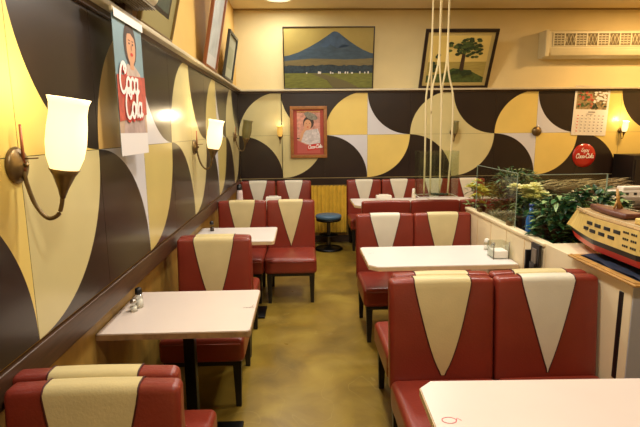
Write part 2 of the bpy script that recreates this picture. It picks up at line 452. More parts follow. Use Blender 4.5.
# ---------------------------------------------------------------- tables
def table(label, x0, x1, y0, y1, cut, top, em, post=None, mark=None):
    """cut: (near-left, near-right, far-right, far-left) corner cuts"""
    cx, cy = (x0+x1)/2, (y0+y1)/2
    t = thing('booth_table', label, 'table', (cx, cy, 0))
    a, b, c, d = x0-cx, y0-cy, x1-cx, y1-cy
    def outline(k):
        L = []
        for (px, py, sx, sy, cc, order) in ((a, b, 1, 1, cut[0], 0), (c, b, -1, 1, cut[1], 1), (c, d, -1, -1, cut[2], 0), (a, d, 1, -1, cut[3], 1)):
            px -= sx*k; py -= sy*k
            if cc <= 0: L.append((px, py)); continue
            e = [(px, py+sy*cc), (px+sx*cc, py)]
            L += e if order == 0 else e[::-1]
        return L
    q = MB(); q.prism(outline(0), .700, .720, top); tp = q.obj('tabletop', t)
    q = MB(); q.prism(outline(.003), .690, .715, em); e_ = q.obj('edge_band', t); e_['label'] = 'worn edge band round the tabletop'
    px = post if post is not None else 0
    q = MB(); q.box((px-.028, -.028, .02), (px+.028, .028, .69), blackm, .004); q.obj('column', t)
    q = MB(); q.box((px-.17, -.15, .672), (px+.17, .15, .690), blackm, .004); q.obj('top_plate', t)
    q = MB(); q.box((px-.24, -.135, 0), (px+.24, .135, .018), blackm, .006); q.obj('base_plate', t)
    if mark:
        q = MB(); ar = Art(q, (0, 0, .7202), (1, 0, 0), (0, 1, 0), (0, 0, 1))
        mark(ar, -cx, -cy); o = q.obj('pen_scribble', t); o['label'] = 'small pen scribble on the tabletop'
    return t
inkr = mat('red_ink', (196, 70, 80), .6); inkg = mat('grey_ink', (120, 104, 96), .6)
def m1(ar, ox, oy):
    for k in range(9): ar.stroke([(ox-.305+k*.006, oy+2.37+.004*math.sin(k*2)), (ox-.301+k*.006, oy+2.38+.003*math.cos(k))], .0022, inkg)
    ar.stroke([(ox-.262, oy+2.385), (ox-.258, oy+2.41)], .0022, inkg)
def m2(ar, ox, oy):
    ar.stroke([(x, y) for x, y in arc(ox+.435, oy+1.345, .022, .016, 0, 350, 16)], .0028, inkr)
    ar.stroke([(ox+.455, oy+1.34), (ox+.462, oy+1.356), (ox+.472, oy+1.344)], .0028, inkr)
def m3_(ar, ox, oy):
    for k in range(7): ar.stroke([(ox+.47+k*.006, oy+3.42+.004*math.sin(k*3)), (ox+.474+k*.006, oy+3.425)], .002, inkg)
table('small off-white table against the left wall, nearest on the left', LX-.046, -.245, 2.085, 2.655, (0, .012, .012, 0), lam, edge, mark=m1)
table('small off-white table against the left wall, second on the left', LX-.046, -.235, 3.88, 4.465, (0, .02, .02, 0), lamw, edgec)
table('small white table against the left wall, farthest on the left by the corner', LX-.046, -.27, 5.70, 6.27, (0, .02, .02, 0), lamw, edgec)
table('big off-white table with clipped corner in the right foreground', .388, 1.395, .92, 1.583, (.05, 0, 0, .045), lam, edgec, post=-.1, mark=m2).rotation_euler.z = -.030
table('long white table with clipped corners, second on the right', .432, 1.41, 3.065, 3.61, (.055, 0, 0, .02), lamw, edgec, post=-.05, mark=m3_)
table('white table at the far right, behind the plain red seat backs and beside the curtain', .62, 1.60, 5.66, 6.27, (.06, 0, 0, .01), lamw, edgec)
table('white table at the far right, behind the yellow flowers', 1.62, 2.6, 5.66, 6.27, (0, .02, .02, 0), lamw, edgec)

# ---------------------------------------------------------------- partition and cabinet on the right
PX = 1.42
q = MB(); q.box((PX, 1.985, .08), (PX+.60, 2.755, .93), part_m, .004); q.box((PX+.03, 2.0, 0), (PX+.58, 2.745, .08), blackp)
cabt = thing('cabinet', 'cream cabinet under the model ship, at the near end of the partition', 'cabinet')
q.obj('body', cabt)
q = MB(); q.box((PX-.004, 2.035, .46), (PX+.006, 2.065, .875), blackp, .003); o = q.obj('handle', cabt); o['label'] = 'long black recessed handle'
q = MB(); q.box((PX+.004, 1.979, .12), (PX+.596, 1.985, .92), mat('panel_bluish_light', (168, 170, 178), .4)); o = q.obj('end_panel', cabt); o['label'] = 'grey end panel with bluish light painted into its colour'  # bluish light falling on the end face is put into its base colour
q = MB(); q.box((PX, 2.757, 0), (PX+.04, 4.16, .905), part_m, .004)
pt = thing('partition', 'low cream partition between the right booths and the plants', 'partition')
q.obj('panel', pt)
q = MB(); q.box((PX-.010, 2.757, .905), (PX+.05, 4.165, .93), part_m, .008); q.obj('cap', pt)
q = MB()
for y in (3.02, 3.3, 3.58, 3.86): q.box((PX-.003, y-.003, .1), (PX+.001, y+.003, .9), edgec)
q.obj('seam_strip', pt)
# deep service counter behind, carrying the plants
q = MB(); q.box((PX+.045, 2.757, 0), (PX+.9, 4.3, .86), mat('dark_cabinet_wood', (40, 28, 22), .5)); sc = thing('service_counter', 'dark counter behind the partition, carrying the plants', 'counter')
q.obj('body', sc); q = MB(); q.box((PX+.055, 2.757, .86), (PX+.92, 4.32, .885), woodd, .004); q.obj('worktop', sc)
CT = .885
# dark sticker panel on the partition
q = MB(); q.box((PX-.030, 2.765, .70), (PX-.014, 2.87, .915), blackp, .003)
sg = thing('wall_phone_holder', 'small black holder hanging on the cream partition above the second right table', 'holder')
q.obj('back_plate', sg)
q = MB(); q.box((PX-.045, 2.785, .70), (PX-.030, 2.85, .80), blackp, .004); q.obj('pocket', sg)
q = MB(); q.box((PX-.036, 2.79, .80), (PX-.0305, 2.845, .885), mat('grey_card', (122, 112, 98), .6)); o = q.obj('card', sg); o['label'] = 'grey card standing in the holder'
q = MB(); q.box((PX-.05, 2.885, .70), (PX-.004, 2.905, .86), blackp, .003); tag(q.obj('switch_box'), 'narrow black box left of the holder on the partition', 'switch box')

# glass panes on the partition
def pane(label, a, b, z0, z1, th=.005, axis='y'):
    t = thing('glass_screen', label, 'glass screen')
    q = MB()
    q.box((a[0]-(th/2 if axis == 'y' else 0), a[1]-(th/2 if axis == 'x' else 0), z0), (b[0]+(th/2 if axis == 'y' else 0), b[1]+(th/2 if axis == 'x' else 0), z1), glass); q.obj('pane', t)
    q = MB(); ge = mat('pane_edge', (150, 168, 150), .25)
    for p in (a, b): q.box((p[0]-.002, p[1]-.002, z0), (p[0]+.002, p[1]+.002, z1), ge)
    q.box((min(a[0], b[0])-.002, min(a[1], b[1])-.002, z1), (max(a[0], b[0])+.002, max(a[1], b[1])+.002, z1+.003), ge)
    q.obj('polished_edge', t)
    q = MB(); q.box((a[0]-.012, a[1]+.06, z0), (a[0]+.012, a[1]+.12, z0+.03), brass, .002); q.box((b[0]-.012, b[1]-.12, z0), (b[0]+.012, b[1]-.06, z0+.03), brass, .002)
    q.obj('clamp', t)
    return t
pane('clear glass screen on the partition, in front of the mossy plant', (PX+.02, 3.22), (PX+.02, 3.98), .93, 1.30)
t = thing('glass_screen', 'clear glass screen across the counter behind the leafy plant', 'glass screen')
q = MB(); q.box((PX+.06, 3.197, CT), (PX+.62, 3.202, 1.29), glass); q.obj('pane', t)
q = MB(); q.box((PX+.617, 3.196, CT), (PX+.623, 3.203, 1.29), mat('pane_edge', (150, 168, 150), .25)); q.box((PX+.06, 3.196, 1.29), (PX+.62, 3.203, 1.293), mat('pane_edge', (150, 168, 150), .25)); q.obj('polished_edge', t)

# ---------------------------------------------------------------- wall sconces
shade_on = mat('lit_frosted_shade', (255, 244, 214), .5, emit=(255, 222, 160), estr=1.9)
shade_dim = mat('amber_glass_shade', (226, 186, 96), .35, emit=(255, 196, 92), estr=.55)
shade_off = mat('olive_glass_shade', (120, 112, 66), .35)
def sconce(label, loc, rz, shade, watt, kind='lit', scale=1.0):
    t = thing('wall_sconce', label, 'wall lamp', loc, rz, 'wall sconces')
    t.scale = (scale,)*3
    q = MB(); q.lathe([(0, 0), (.058, 0), (.06, .006), (.052, .016), (.030, .024), (.012, .03), (0, .032)], brass, axis='X'); pl = q.obj('wall_plate', t)
    q = MB(); q.lathe([(0, .03), (.008, .032), (.008, .04), (0, .044)], brass, (0, 0, 0), 12, 'X'); q.obj('knob', pl)
    q = MB(); q.tube([(.022, 0, .0), (.03, 0, -.06), (.05, 0, -.13), (.085, 0, -.175), (.120, 0, -.165), (.135, 0, -.13), (.14, 0, -.10)], .007, brass); q.obj('arm', t)
    q = MB(); q.tube([(.028, 0, -.02), (.028, 0, .13)], lambda s: .006-.002*s, mat('copper_rod', (150, 90, 60), .4, metal=.5), 8, False)
    q.tube([(.02, 0, .02), (.075, 0, .022)], .0025, brass, 8, False); q.obj('rod', t)
    # holder and shade tilt slightly away from the wall
    M = Matrix.Translation((.14, 0, -.11)) @ Matrix.Rotation(math.radians(9), 4, 'Y')
    def lath(prof, m, name, inner=None):
        q = MB(); q.lathe(prof, m, n=28)
        bmesh.ops.transform(q.bm, matrix=M, verts=q.bm.verts[:]); return q.obj(name, t)
    lath([(0, 0), (.008, 0), (.016, .03), (.034, .075), (.047, .095), (.044, .097), (.0, .08)], brass, 'holder')
    prof = [(.043, .097), (.056, .135), (.061, .18), (.060, .23), (.056, .275), (.058, .305), (.065, .325)]
    prof += [(r-.003, z) for r, z in prof[::-1]]
    q = MB(); rows = []
    for (r, z) in prof: rows.append([M @ Vector((r*math.cos(2*PI*k/28), r*math.sin(2*PI*k/28), z)) for k in range(28)])
    q.grid(rows, shade, closed=True); o = q.obj('shade', t)
    if watt:
        q = MB(); q.lathe([(0, .11), (.012, .115), (.014, .14), (.022, .17), (.020, .20), (0, .215)], mat('lit_bulb', (255, 240, 200), .5, emit=(255, 220, 150), estr=14), n=14)
        bmesh.ops.transform(q.bm, matrix=M, verts=q.bm.verts[:]); q.obj('bulb', t)
        l = bpy.data.lights.new('sconce_light', 'POINT'); l.energy = watt; l.color = (1, .80, .50); l.shadow_soft_size = .05
        lo = bpy.data.objects.new('sconce_light', l); C.objects.link(lo); lo.parent = t; lo.location = M @ Vector((0, 0, .36))
    return t
sconce('large brass wall lamp with glowing white shade at the left edge of the photo', (LX+.012, 1.515, 1.505), 0, shade_on, 6, scale=.93)
sconce('brass wall lamp with glowing shade, second along the left wall', (LX+.012, 4.0, 1.475), 0, shade_on, 5)
sconce('unlit brass wall lamp at the far end of the left wall by the corner', (LX+.012, 6.38, 1.52), 0, shade_off, 0)
sconce('small amber wall lamp on the back wall, left of the red framed poster', (-.29, BY-.012, 1.53), -PI/2, shade_dim, 1.0, scale=.62)
sconce('unlit olive wall lamp on the back wall, behind the hanging cords', (2.13, BY-.012, 1.55), -PI/2, shade_off, 0, scale=.72)
sconce('glowing wall lamp on the back wall at the right edge of the photo', (4.54, BY-.012, 1.545), -PI/2, shade_on, 4, scale=.62)
q = MB(); q.lathe([(0, 0), (.062, 0), (.07, -.012), (.055, -.03), (.02, -.042), (0, -.044)], brass, (3.33, BY-.012, 1.55), 24, 'Y')
t = q.obj('round_wall_cap'); tag(t, 'round olive-brass cap in the middle of a yellow circle on the back wall', 'wall cap')

# ---------------------------------------------------------------- pictures and posters
pm = lambda n, c, **k: mat('paint_'+n, c, .6, **k)
sky_y = pm('sky', (158, 138, 68), noise=.12, nscale=3); mtn = pm('mountain', (56, 74, 86), noise=.22, nscale=9, stretch=(1, 1, 3))
mtn2 = pm('mountain_top', (58, 78, 98), noise=.2, nscale=14); hz = pm('haze', (112, 100, 62), noise=.15, nscale=8, stretch=(1, 1, 8))
trees_d = pm('treeline', (42, 56, 62), noise=.4, nscale=40); field = pm('field', (112, 114, 48), noise=.25, nscale=12, stretch=(1, 1, 6))
path_m = pm('path', (104, 96, 60)); white_p = pm('white', (226, 220, 206)); skyl = pm('pale_sky', (222, 196, 110), noise=.06, nscale=4)
green1 = pm('leaf_green', (74, 90, 40), noise=.35, nscale=30); green2 = pm('leaf_dark', (44, 60, 30), noise=.3, nscale=30); trunk = pm('trunk', (70, 50, 34))
frame_d = mat('dark_frame_wood', (40, 28, 22), .35, noise=.2, nscale=20); frame_g = mat('thin_gilt_frame', (120, 96, 48), .4, metal=.3)

def framed(name, label, w, h, draw, fm, fw=.02, dep=.025, lip=None, cat='picture'):
    """built standing at the origin, facing -Y, bottom centre at the origin"""
    t = thing(name, label, cat)
    q = MB()
    for (a, b) in (((-w/2, -dep, 0), (w/2, 0, fw)), ((-w/2, -dep, h-fw), (w/2, 0, h)), ((-w/2, -dep, fw), (-w/2+fw, 0, h-fw)), ((w/2-fw, -dep, fw), (w/2, 0, h-fw))): q.box(a, b, fm, .003)
    q.obj('frame', t)
    q = MB(); q.box((-w/2+fw*.5, -.012, fw*.5), (w/2-fw*.5, -.002, h-fw*.5), white_p)
    ar = Art(q, (-w/2+fw, -.0122, fw), (1, 0, 0), (0, 0, 1), (0, -1, 0)); draw(ar, w-2*fw, h-2*fw); q.obj('canvas', t)
    return t
def d_mount(a, w, h):
    a.rect(0, 0, w, h, sky_y)
    pk = (.57*w, .93*h); L = [(0, .54*h)]
    for k in range(11):
        s = k/10; L.append((s*(pk[0]-.03*w), .54*h+(pk[1]-.54*h)*s**1.5))
    L += [(pk[0]-.01*w, pk[1]+.01*h), (pk[0]+.02*w, pk[1]+.004*h), (pk[0]+.05*w, pk[1]-.02*h)]
    for k in range(11):
        s = 1-k/10; L.append((w-(w-pk[0]-.05*w)*s, .58*h+(pk[1]-.02*h-.58*h)*s**1.4))
    L += [(w, .3*h), (0, .3*h)]
    a.poly(L, mtn)
    a.poly([(.40*w, .70*h), (.54*w, .93*h), (.6*w, .93*h), (.74*w, .70*h), (.66*w, .74*h), (.6*w, .66*h), (.52*w, .73*h), (.47*w, .68*h)], mtn2)
    a.poly([(0, .46*h), (.3*w, .50*h), (.7*w, .48*h), (w, .5*h), (w, .3*h), (0, .3*h)], hz)
    top = [(w*k/40, h*(.37+.03*random.random())) for k in range(41)]
    a.poly(top[::-1] + [(0, .24*h), (w, .24*h)], trees_d)
    a.rect(0, 0, w, .255*h, field)
    a.poly([(.3*w, .25*h), (.42*w, .25*h), (.70*w, .12*h), (.85*w, 0), (.55*w, 0), (.50*w, .12*h)], path_m)
    for k in range(22):
        x = random.uniform(.15, .95)*w; a.rect(x, h*.245, x+.012*w, h*(.265+.02*random.random()), white_p)
def tilt(o, loc, deg, rz=0):
    o.location = loc; o.rotation_euler = (Matrix.Rotation(rz, 3, 'Z') @ Matrix.Rotation(math.radians(deg), 3, 'X')).to_euler()
t = framed('mountain_painting', 'painting of a blue mountain under a yellow sky, on the back wall ledge', 1.215, .80, d_mount, frame_d, .014)
tilt(t, (.385, 6.90, 2.152), 12)
def d_tree(a, w, h):
    a.rect(0, 0, w, h, pm('mat_board', (190, 168, 100)))
    e = .045; a.rect(e, e, w-e, h-e, skyl); W = w-2*e
    a.rect(e, e, w-e, h*.46, pm('meadow', (168, 150, 74), noise=.15, nscale=8, stretch=(1, 1, 6)))
    a.poly([(e, e), (w-e, e), (w-e, .16*h), (.7*w, .3*h), (.45*w, .34*h), (.3*w, .24*h), (e, .2*h)], green1)
    a.poly([(.545*w, .28*h), (.575*w, .5*h), (.56*w, .75*h), (.60*w, .75*h), (.61*w, .5*h), (.615*w, .28*h)], trunk)
    for k in range(80):
        x = random.gauss(.62, .12)*w; y = random.gauss(.74, .075)*h
        a.ell(min(w-.1, max(.36*w, x)), min(y, h-.09), .022+.016*random.random(), .014+.01*random.random(), green2 if k % 2 else green1, 7)
    for k in range(14):
        a.ell(random.uniform(.08, .2)*w, random.uniform(.3, .6)*h, .03, .024, green2, 8)
    for k in range(12):
        a.ell(random.uniform(.42, .75)*w, random.uniform(.22, .30)*h, .04, .018, green2, 8)
t = framed('tree_painting', 'dark framed picture of a green tree, leaning forward on the back ledge', .955, .80, d_tree, frame_d, .04, .03)
tilt(t, (2.098, 6.90, 2.152), 27)
# pictures leaning on the left ledge, facing the room
def d_dark(a, w, h):
    a.rect(0, 0, w, h, pm('olive_mat', (150, 138, 84))); e = .10
    a.rect(e, e, w-e, h-e, frame_d); e = .125
    a.rect(e, e, w-e, h-e, pm('grey_green', (104, 112, 98), noise=.3, nscale=5)); a.poly([(e, e), (w-e, e), (w-e, h*.4), (w*.5, h*.55), (e, h*.35)], pm('dark_moss', (66, 74, 52), noise=.3, nscale=9))
t = framed('framed_picture', 'big dim picture in an olive mat, leaning over the left ledge near the white unit', 0.62, .78, d_dark, frame_g, .018)
tilt(t, (LX+.045, 2.955, 2.152), 14, PI/2)
def d_pale(a, w, h):
    a.rect(0, 0, w, h, pm('pale_grey', (196, 196, 190), noise=.05)); a.rect(.08, .1, w-.08, h-.1, pm('pale_print', (178, 182, 176), noise=.2, nscale=7))
t = framed('framed_picture', 'tall pale print in a reddish-brown frame on the middle of the left ledge', .56, .78, d_pale, mat('red_brown_frame', (128, 74, 40), .4), .022, .03)
tilt(t, (LX+.05, 4.60, 2.152), 11, PI/2)
def d_pale2(a, w, h):
    a.rect(0, 0, w, h, pm('pale_green', (188, 190, 160), noise=.08)); a.rect(.1, .1, w-.1, h-.12, pm('pale_green_print', (164, 168, 134), noise=.2, nscale=7))
t = framed('framed_picture', 'small pale picture in a dark frame at the far end of the left ledge', .62, .50, d_pale2, mat('slate_frame', (58, 60, 56), .4), .03, .03)
tilt(t, (LX+.05, 5.66, 2.152), 10, PI/2)

# poster by the left wall: portrait over a red and white soft drink logo
skin = pm('skin', (206, 152, 112)); hair = pm('hair', (66, 50, 40), noise=.3, nscale=40); lred = pm('logo_red', (196, 52, 40)); wht = pm('logo_white', (236, 232, 224))
t = thing('hanging_poster', 'hanging poster of a woman over a red drink logo, on the left wall', 'poster')
pw, ph = .38, .62
q = MB(); px = LX+.088
q.box((px, 2.19, 1.495), (px+.002, 2.19+pw, 1.495+ph), pm('poster_blue', (124, 150, 156), noise=.1, nscale=5))
a = Art(q, (px+.0022, 2.19, 1.495), (0, 1, 0), (0, 0, 1), (1, 0, 0))
a.rect(0, 0, pw, .10, pm('poster_margin', (222, 218, 214))); a.rect(0, .10, pw, .30, pm('poster_tan', (186, 160, 134), noise=.2, nscale=12))
a.poly([(.05, .10), (.12, .34), (.30, .34), (.36, .10)], pm('skirt', (170, 148, 140), noise=.2, nscale=20))
a.poly([(.04, .3), (.10, .38), (.15, .41), (.25, .41), (.32, .38), (.36, .3)], pm('blouse', (196, 176, 160), noise=.2, nscale=20))
a.ell(.205, .50, .085, .10, hair); a.ell(.213, .49, .060, .078, skin); a.rect(.185, .39, .238, .43, skin)
a.poly([(.14, .53), (.165, .585), (.22, .592), (.27, .55), (.26, .535), (.215, .552), (.165, .545)], hair)
for ex in (.190, .236): a.ell(ex, .505, .010, .005, hair, 8); a.rect(ex-.012, .517, ex+.012, .521, hair)
a.poly([(.211, .50), (.221, .50), (.224, .477), (.208, .477)], pm('skin_dark', (176, 120, 86))); a.ell(.214, .458, .018, .008, lred, 10)
a.poly([(0, .15), (pw, .19), (pw, .37), (0, .35)], pm('dusty_red', (184, 84, 66), noise=.25, nscale=30))
script(a, 'Coca', .016, .268, .068, lred, .42, .2, .04); script(a, 'Cola', .066, .158, .068, lred, .42, .2, .05)
script(a, 'Coca', .01, .275, .068, wht, .26, .2, .04); script(a, 'Cola', .06, .165, .068, wht, .26, .2, .05)
a.rect(0, ph-.035, pw, ph, wht)
q.obj('sheet', t)
q = MB(); q.box((px-.006, 2.185, 2.10), (px+.008, 2.575, 2.122), ledgem, .003); q.obj('top_rail', t)

# red framed poster on the back wall
def d_coke(a, w, h):
    a.rect(0, 0, w, h, pm('poster_red', (158, 62, 44), noise=.15, nscale=8)); e = .05
    a.rect(e, .02, w-e, h-.045, pm('poster_pink', (196, 140, 120), noise=.35, nscale=22))
    a.rect(e, h-.04, w-e, h-.022, pm('poster_gold', (196, 150, 90), noise=.6, nscale=90))
    a.poly([(e, .02), (w-e, .02), (w-e, .16), (w*.5, .12), (e, .2)], pm('poster_rose', (180, 84, 74)))
    a.poly([(w*.25, .18), (w*.35, .33), (w*.8, .36), (w-e, .26), (w-e, .16), (w*.5, .14)], pm('dress', (200, 190, 186), noise=.3, nscale=30))
    a.ell(w*.5, .44, .075, .085, hair); a.ell(w*.47, .415, .052, .068, skin)
    a.ell(w*.58, .53, .10, .045, pm('hat', (126, 120, 104), noise=.4, nscale=40), 14, -.4)
    a.ell(w*.43, .43, .007, .004, hair, 8); a.ell(w*.54, .43, .007, .004, hair, 8); a.ell(w*.47, .382, .014, .007, lred, 8)
    a.stroke([(w*.22, .2), (w*.3, .3), (w*.4, .36)], .035, skin)
    a.rect(.05, .22, .085, .235, hair)
    a.poly([(w*.45, .055), (w-e-.02, .075), (w-e-.02, .155), (w*.45, .135)], lred)
    script(a, 'Coca-Cola', w*.47, .082, .026, wht, .3, .25, .08)
t = framed('framed_poster', 'red and brown framed soft drink poster of a woman, hung on the back mural', .51, .71, d_coke, mat('orange_brown_frame', (150, 96, 44), .4, noise=.2, nscale=20), .045, .03, cat='poster')
t.location = (.105, BY-.015, 1.215)
# calendar
CALW = .46
t = thing('wall_calendar', 'white wall calendar with a garden photo, hung right of the yellow circle', 'calendar')
q = MB(); q.box((-.25, -.004, -.68), (.25, 0, 0), white_p)
a = Art(q, (-.25, -.0042, -.68), (1, 0, 0), (0, 0, 1), (0, -1, 0))
a.rect(.03, .36, .47, .62, pm('garden', (150, 128, 84), noise=.5, nscale=26))
for k in range(40):
    a.ell(random.uniform(.06, .26), random.uniform(.39, .6), .018, .014, [pm('cal_red', (176, 60, 40)), pm('cal_green', (70, 100, 52)), pm('cal_rose', (190, 100, 70)), green1][k % 4], 7)
for k in range(26): a.ell(random.uniform(.28, .45), random.uniform(.46, .6), .022, .014, white_p, 7)
for k in range(14): a.ell(random.uniform(.25, .45), random.uniform(.37, .44), .016, .012, green2, 7)
ink = pm('calendar_ink', (130, 122, 112))
for r in range(6):
    for c in range(7): a.rect(.05+c*.06, .05+r*.043, .05+c*.06+.022, .05+r*.043+.012, ink if c else lred)
a.rect(.2, .315, .3, .33, ink)
q.obj('sheet', t); q = MB(); q.box((-.252, -.008, -.012), (.252, .001, .006), ledgem, .002); q.obj('binder', t)
t.location = (4.10, BY-.018, 2.165); t.rotation_euler = (0, math.radians(2.0), 0)
# round button sign
t = thing('round_sign', 'round red tin sign with white script, below the calendar', 'sign')
q = MB(); q.lathe([(0, 0), (.168, 0), (.17, -.004), (.165, -.012), (.12, -.022), (0, -.028)], mat('enamel_red', (176, 40, 30), .25, coat=.4), (0, 0, 0), 40, 'Y'); q.obj('disc', t)
q = MB(); a = Art(q, (0, -.028, 0), (1, 0, 0), (0, 0, 1), (0, -1, 0)); script(a, 'Enjoy', -.06, .055, .03, wht, .22); script(a, 'Coca-Cola', -.135, -.035, .034, wht, .26); q.obj('lettering', t)
t.location = (4.04, BY-.014, 1.20)

# ---------------------------------------------------------------- air conditioner
t = thing('air_conditioner', 'cream wall air conditioner with openwork grille, high on the right', 'air conditioner')
x0, x1, z0, z1, yb, yf = 3.29, 4.85, 2.52, 2.88, BY-.003, BY-.21
q = MB(); prof = [(yb, z0+.02), (yf+.10, z0), (yf+.02, z0+.07), (yf, z0+.13), (yf, z1-.02), (yf+.03, z1), (yb, z1)]
q.prism(prof, x0, x1, creamp, axis=0); q.obj('body', t)
q = MB(); q.box((x0-.006, yf-.006, z0+.02), (x0+.05, yb, z1+.004), creamp, .008); q.obj('end_cap', t)
q = MB(); q.box((x1-.05, yf-.006, z0+.02), (x1+.006, yb, z1+.004), creamp, .008); q.obj('end_cap', t)
q = MB(); n = 9; gx0, gx1 = x0+.10, x1-.10; dk = mat('grille_shadow', (112, 98, 62), .7)
q.box((gx0, yf-.004, z1-.20), (gx1, yf-.001, z1-.045), dk)
pw_ = (gx1-gx0)/n
for k in range(n):
    a0, a1 = gx0+k*pw_, gx0+(k+1)*pw_; zb, zt_ = z1-.20, z1-.045
    q.box((a0-.008, yf-.010, zb), (a0+.008, yf-.003, zt_), creamp)
    if k % 2:
        for i in range(3):
            c0 = a0+pw_*(i+.5)/3
            for sgn in (-1, 1): q.tube([(c0-pw_*.16, yf-.007, zb+.01 if sgn > 0 else zt_-.01), (c0+pw_*.16, yf-.007, zt_-.01 if sgn > 0 else zb+.01)], .0045, creamp, 6, False)
    else:
        for i in range(1, 5): q.box((a0+.012, yf-.009, zb+(zt_-zb)*i/5-.005), (a1-.012, yf-.003, zb+(zt_-zb)*i/5+.005), creamp)
        for i in range(1, 3): q.box((a0+pw_*i/3-.004, yf-.009, zb+.01), (a0+pw_*i/3+.004, yf-.003, zt_-.01), creamp)
q.box((gx0-.01, yf-.010, z1-.045), (gx1+.01, yf-.002, z1-.035), creamp); q.box((gx0-.01, yf-.010, z1-.21), (gx1+.01, yf-.002, z1-.20), creamp)
q.obj('grille', t)
q = MB(); q.box((x0+.08, yf+.005, z0+.035), (x1-.08, yf+.03, z0+.105), creamp, .006, lambda P: (P.x, P.y+(.16-(P.z-z0))*.35-.02, P.z)); q.obj('air_flap', t)

# white unit above the poster on the left ledge
t = thing('ledge_speaker', 'pale rounded box standing on the left ledge above the poster', 'box')
q = MB(); q.box((LX+.005, 1.75, 2.20), (LX+.19, 2.60, 2.42), mat('ivory_plastic', (214, 202, 172), .4, noise=.05), .045); q.obj('housing', t)
q = MB()
for k in range(10): q.box((LX+.03+k*.014, 1.9, 2.192), (LX+.036+k*.014, 2.6, 2.203), mat('slot', (120, 108, 84), .6))
q.obj('vent', t)
for y_ in (1.85, 2.46):
    q = MB(); q.box((LX+.01, y_, 2.15), (LX+.06, y_+.1, 2.205), woodd, .004); q.obj('foot', t)

# ---------------------------------------------------------------- ceiling lights
first = None
for i, (x, y, e) in enumerate(CEIL_LAMPS):
    lbl = 'round recessed ceiling light over the far left corner, at the top edge of the photo' if i == 0 else 'round recessed ceiling light above the room, out of the frame'
    if first is None:
        first = thing('ceiling_light', lbl, 'ceiling light', (x, y, CZ), 0, 'recessed ceiling lights')
        q = MB(); q.lathe([(.155, 0), (.185, 0), (.19, -.008), (.18, -.018), (.158, -.02), (.155, -.012)], ceramic, n=32); q.obj('trim_ring', first)
        q = MB(); q.lathe([(0, -.002), (.155, -.002), (.15, -.014), (0, -.02)], mat('lit_diffuser', (255, 246, 225), .5, emit=(255, 236, 200), estr=1.5), n=32); q.obj('diffuser', first)
    else:
        dup(first, (x, y, CZ), 0, lbl)

# ---------------------------------------------------------------- yellow curtain and stool
cy_m = mat('yellow_cloth', (204, 164, 46), .8, noise=.12, nscale=10, bump=.2, bscale=120)
t = thing('curtain', 'yellow gathered curtain under the mural, behind the blue stool', 'curtain', (.375, 6.80, 0))
q = MB(); rows = []
for j in range(13):
    z = .17+(.83-.17)*j/12; row = []
    for k in range(73):
        u = k/72; row.append(((u-.5)*.49, .012*math.sin(u*PI*2*9)*(1-.4*j/12)+.004*math.sin(u*23+j*.5), z+(.006*math.sin(u*PI*2*9) if j == 12 else 0)))
    rows.append(row)
q.grid(rows, cy_m); q.grid([[(p[0], p[1]+.006, p[2]) for p in r] for r in rows], cy_m); q.obj('cloth', t)
q = MB(); q.tube([(-.25, .02, .82), (.25, .02, .82)], .006, brass, 10, False); q.tube([(-.24, .02, .82), (-.24, .13, .82)], .005, brass, 8, False); q.tube([(.24, .02, .82), (.24, .13, .82)], .005, brass, 8, False); q.obj('rod', t)
t = thing('stool', 'round stool with blue seat and dark pedestal, in front of the yellow curtain', 'stool', (.35, 6.50, 0))
q = MB(); q.lathe([(0, .42), (.15, .42), (.172, .435), (.176, .455), (.165, .475), (.10, .484), (0, .486)], mat('blue_vinyl', (62, 96, 122), .4, noise=.1, nscale=9), n=36); q.obj('seat', t)
q = MB(); q.lathe([(0, .395), (.16, .395), (.172, .41), (.165, .425), (0, .425)], blackm, n=36); q.obj('seat_rim', t)
q = MB(); q.lathe([(.032, .03), (.026, .1), (.024, .36), (.05, .395), (0, .396)], mat('dull_steel', (96, 88, 76), .35, metal=.8), n=20); q.obj('column', t)
q = MB(); q.lathe([(0, 0), (.19, 0), (.195, .012), (.17, .028), (.06, .045), (.03, .06), (0, .06)], blackm, n=36); q.obj('base', t)
q = MB(); q.lathe([(.12, .20), (.126, .194), (.132, .20), (.126, .206), (.12, .20)], blackm, n=30)
for k in range(4):
    an = k*PI/2+.4; q.tube([(.02*math.cos(an), .02*math.sin(an), .2), (.125*math.cos(an), .125*math.sin(an), .2)], .006, blackm, 8, False)
q.obj('foot_ring', t)

# ---------------------------------------------------------------- hanging cords and glass tank
cordm = mat('cream_cord', (222, 206, 158), .8, bump=.4, bscale=300)
t = thing('hanging_glass_tank', 'clear glass tank hung from cream cords above the plain red seat backs', 'hanging tank', (1.335, 4.83, .945))
g = MB(); X0, X1, Y0, Y1, HG = -.19, .19, -.11, .11, .44
g.box((X0, Y0, 0), (X1, Y0+.004, HG), glass); g.box((X0, Y1-.004, 0), (X1, Y1, HG), glass)
g.box((X0, Y0+.004, 0), (X0+.004, Y1-.004, HG), glass); g.box((X1-.004, Y0+.004, 0), (X1, Y1-.004, HG), glass); g.obj('tank', t)
q = MB(); q.box((X0, Y0, -.010), (X1, Y1, 0), glass)
for (a_, b_) in (((X0, Y0), (X1, Y0)), ((X0, Y1), (X1, Y1)), ((X0, Y0), (X0, Y1)), ((X1, Y0), (X1, Y1))):
    q.tube([(a_[0], a_[1], -.005), (b_[0], b_[1], -.005)], .004, ceramic, 8, False)
q.obj('bottom_rim', t)
ZC = CZ-.945
def zc(z): return z-.945
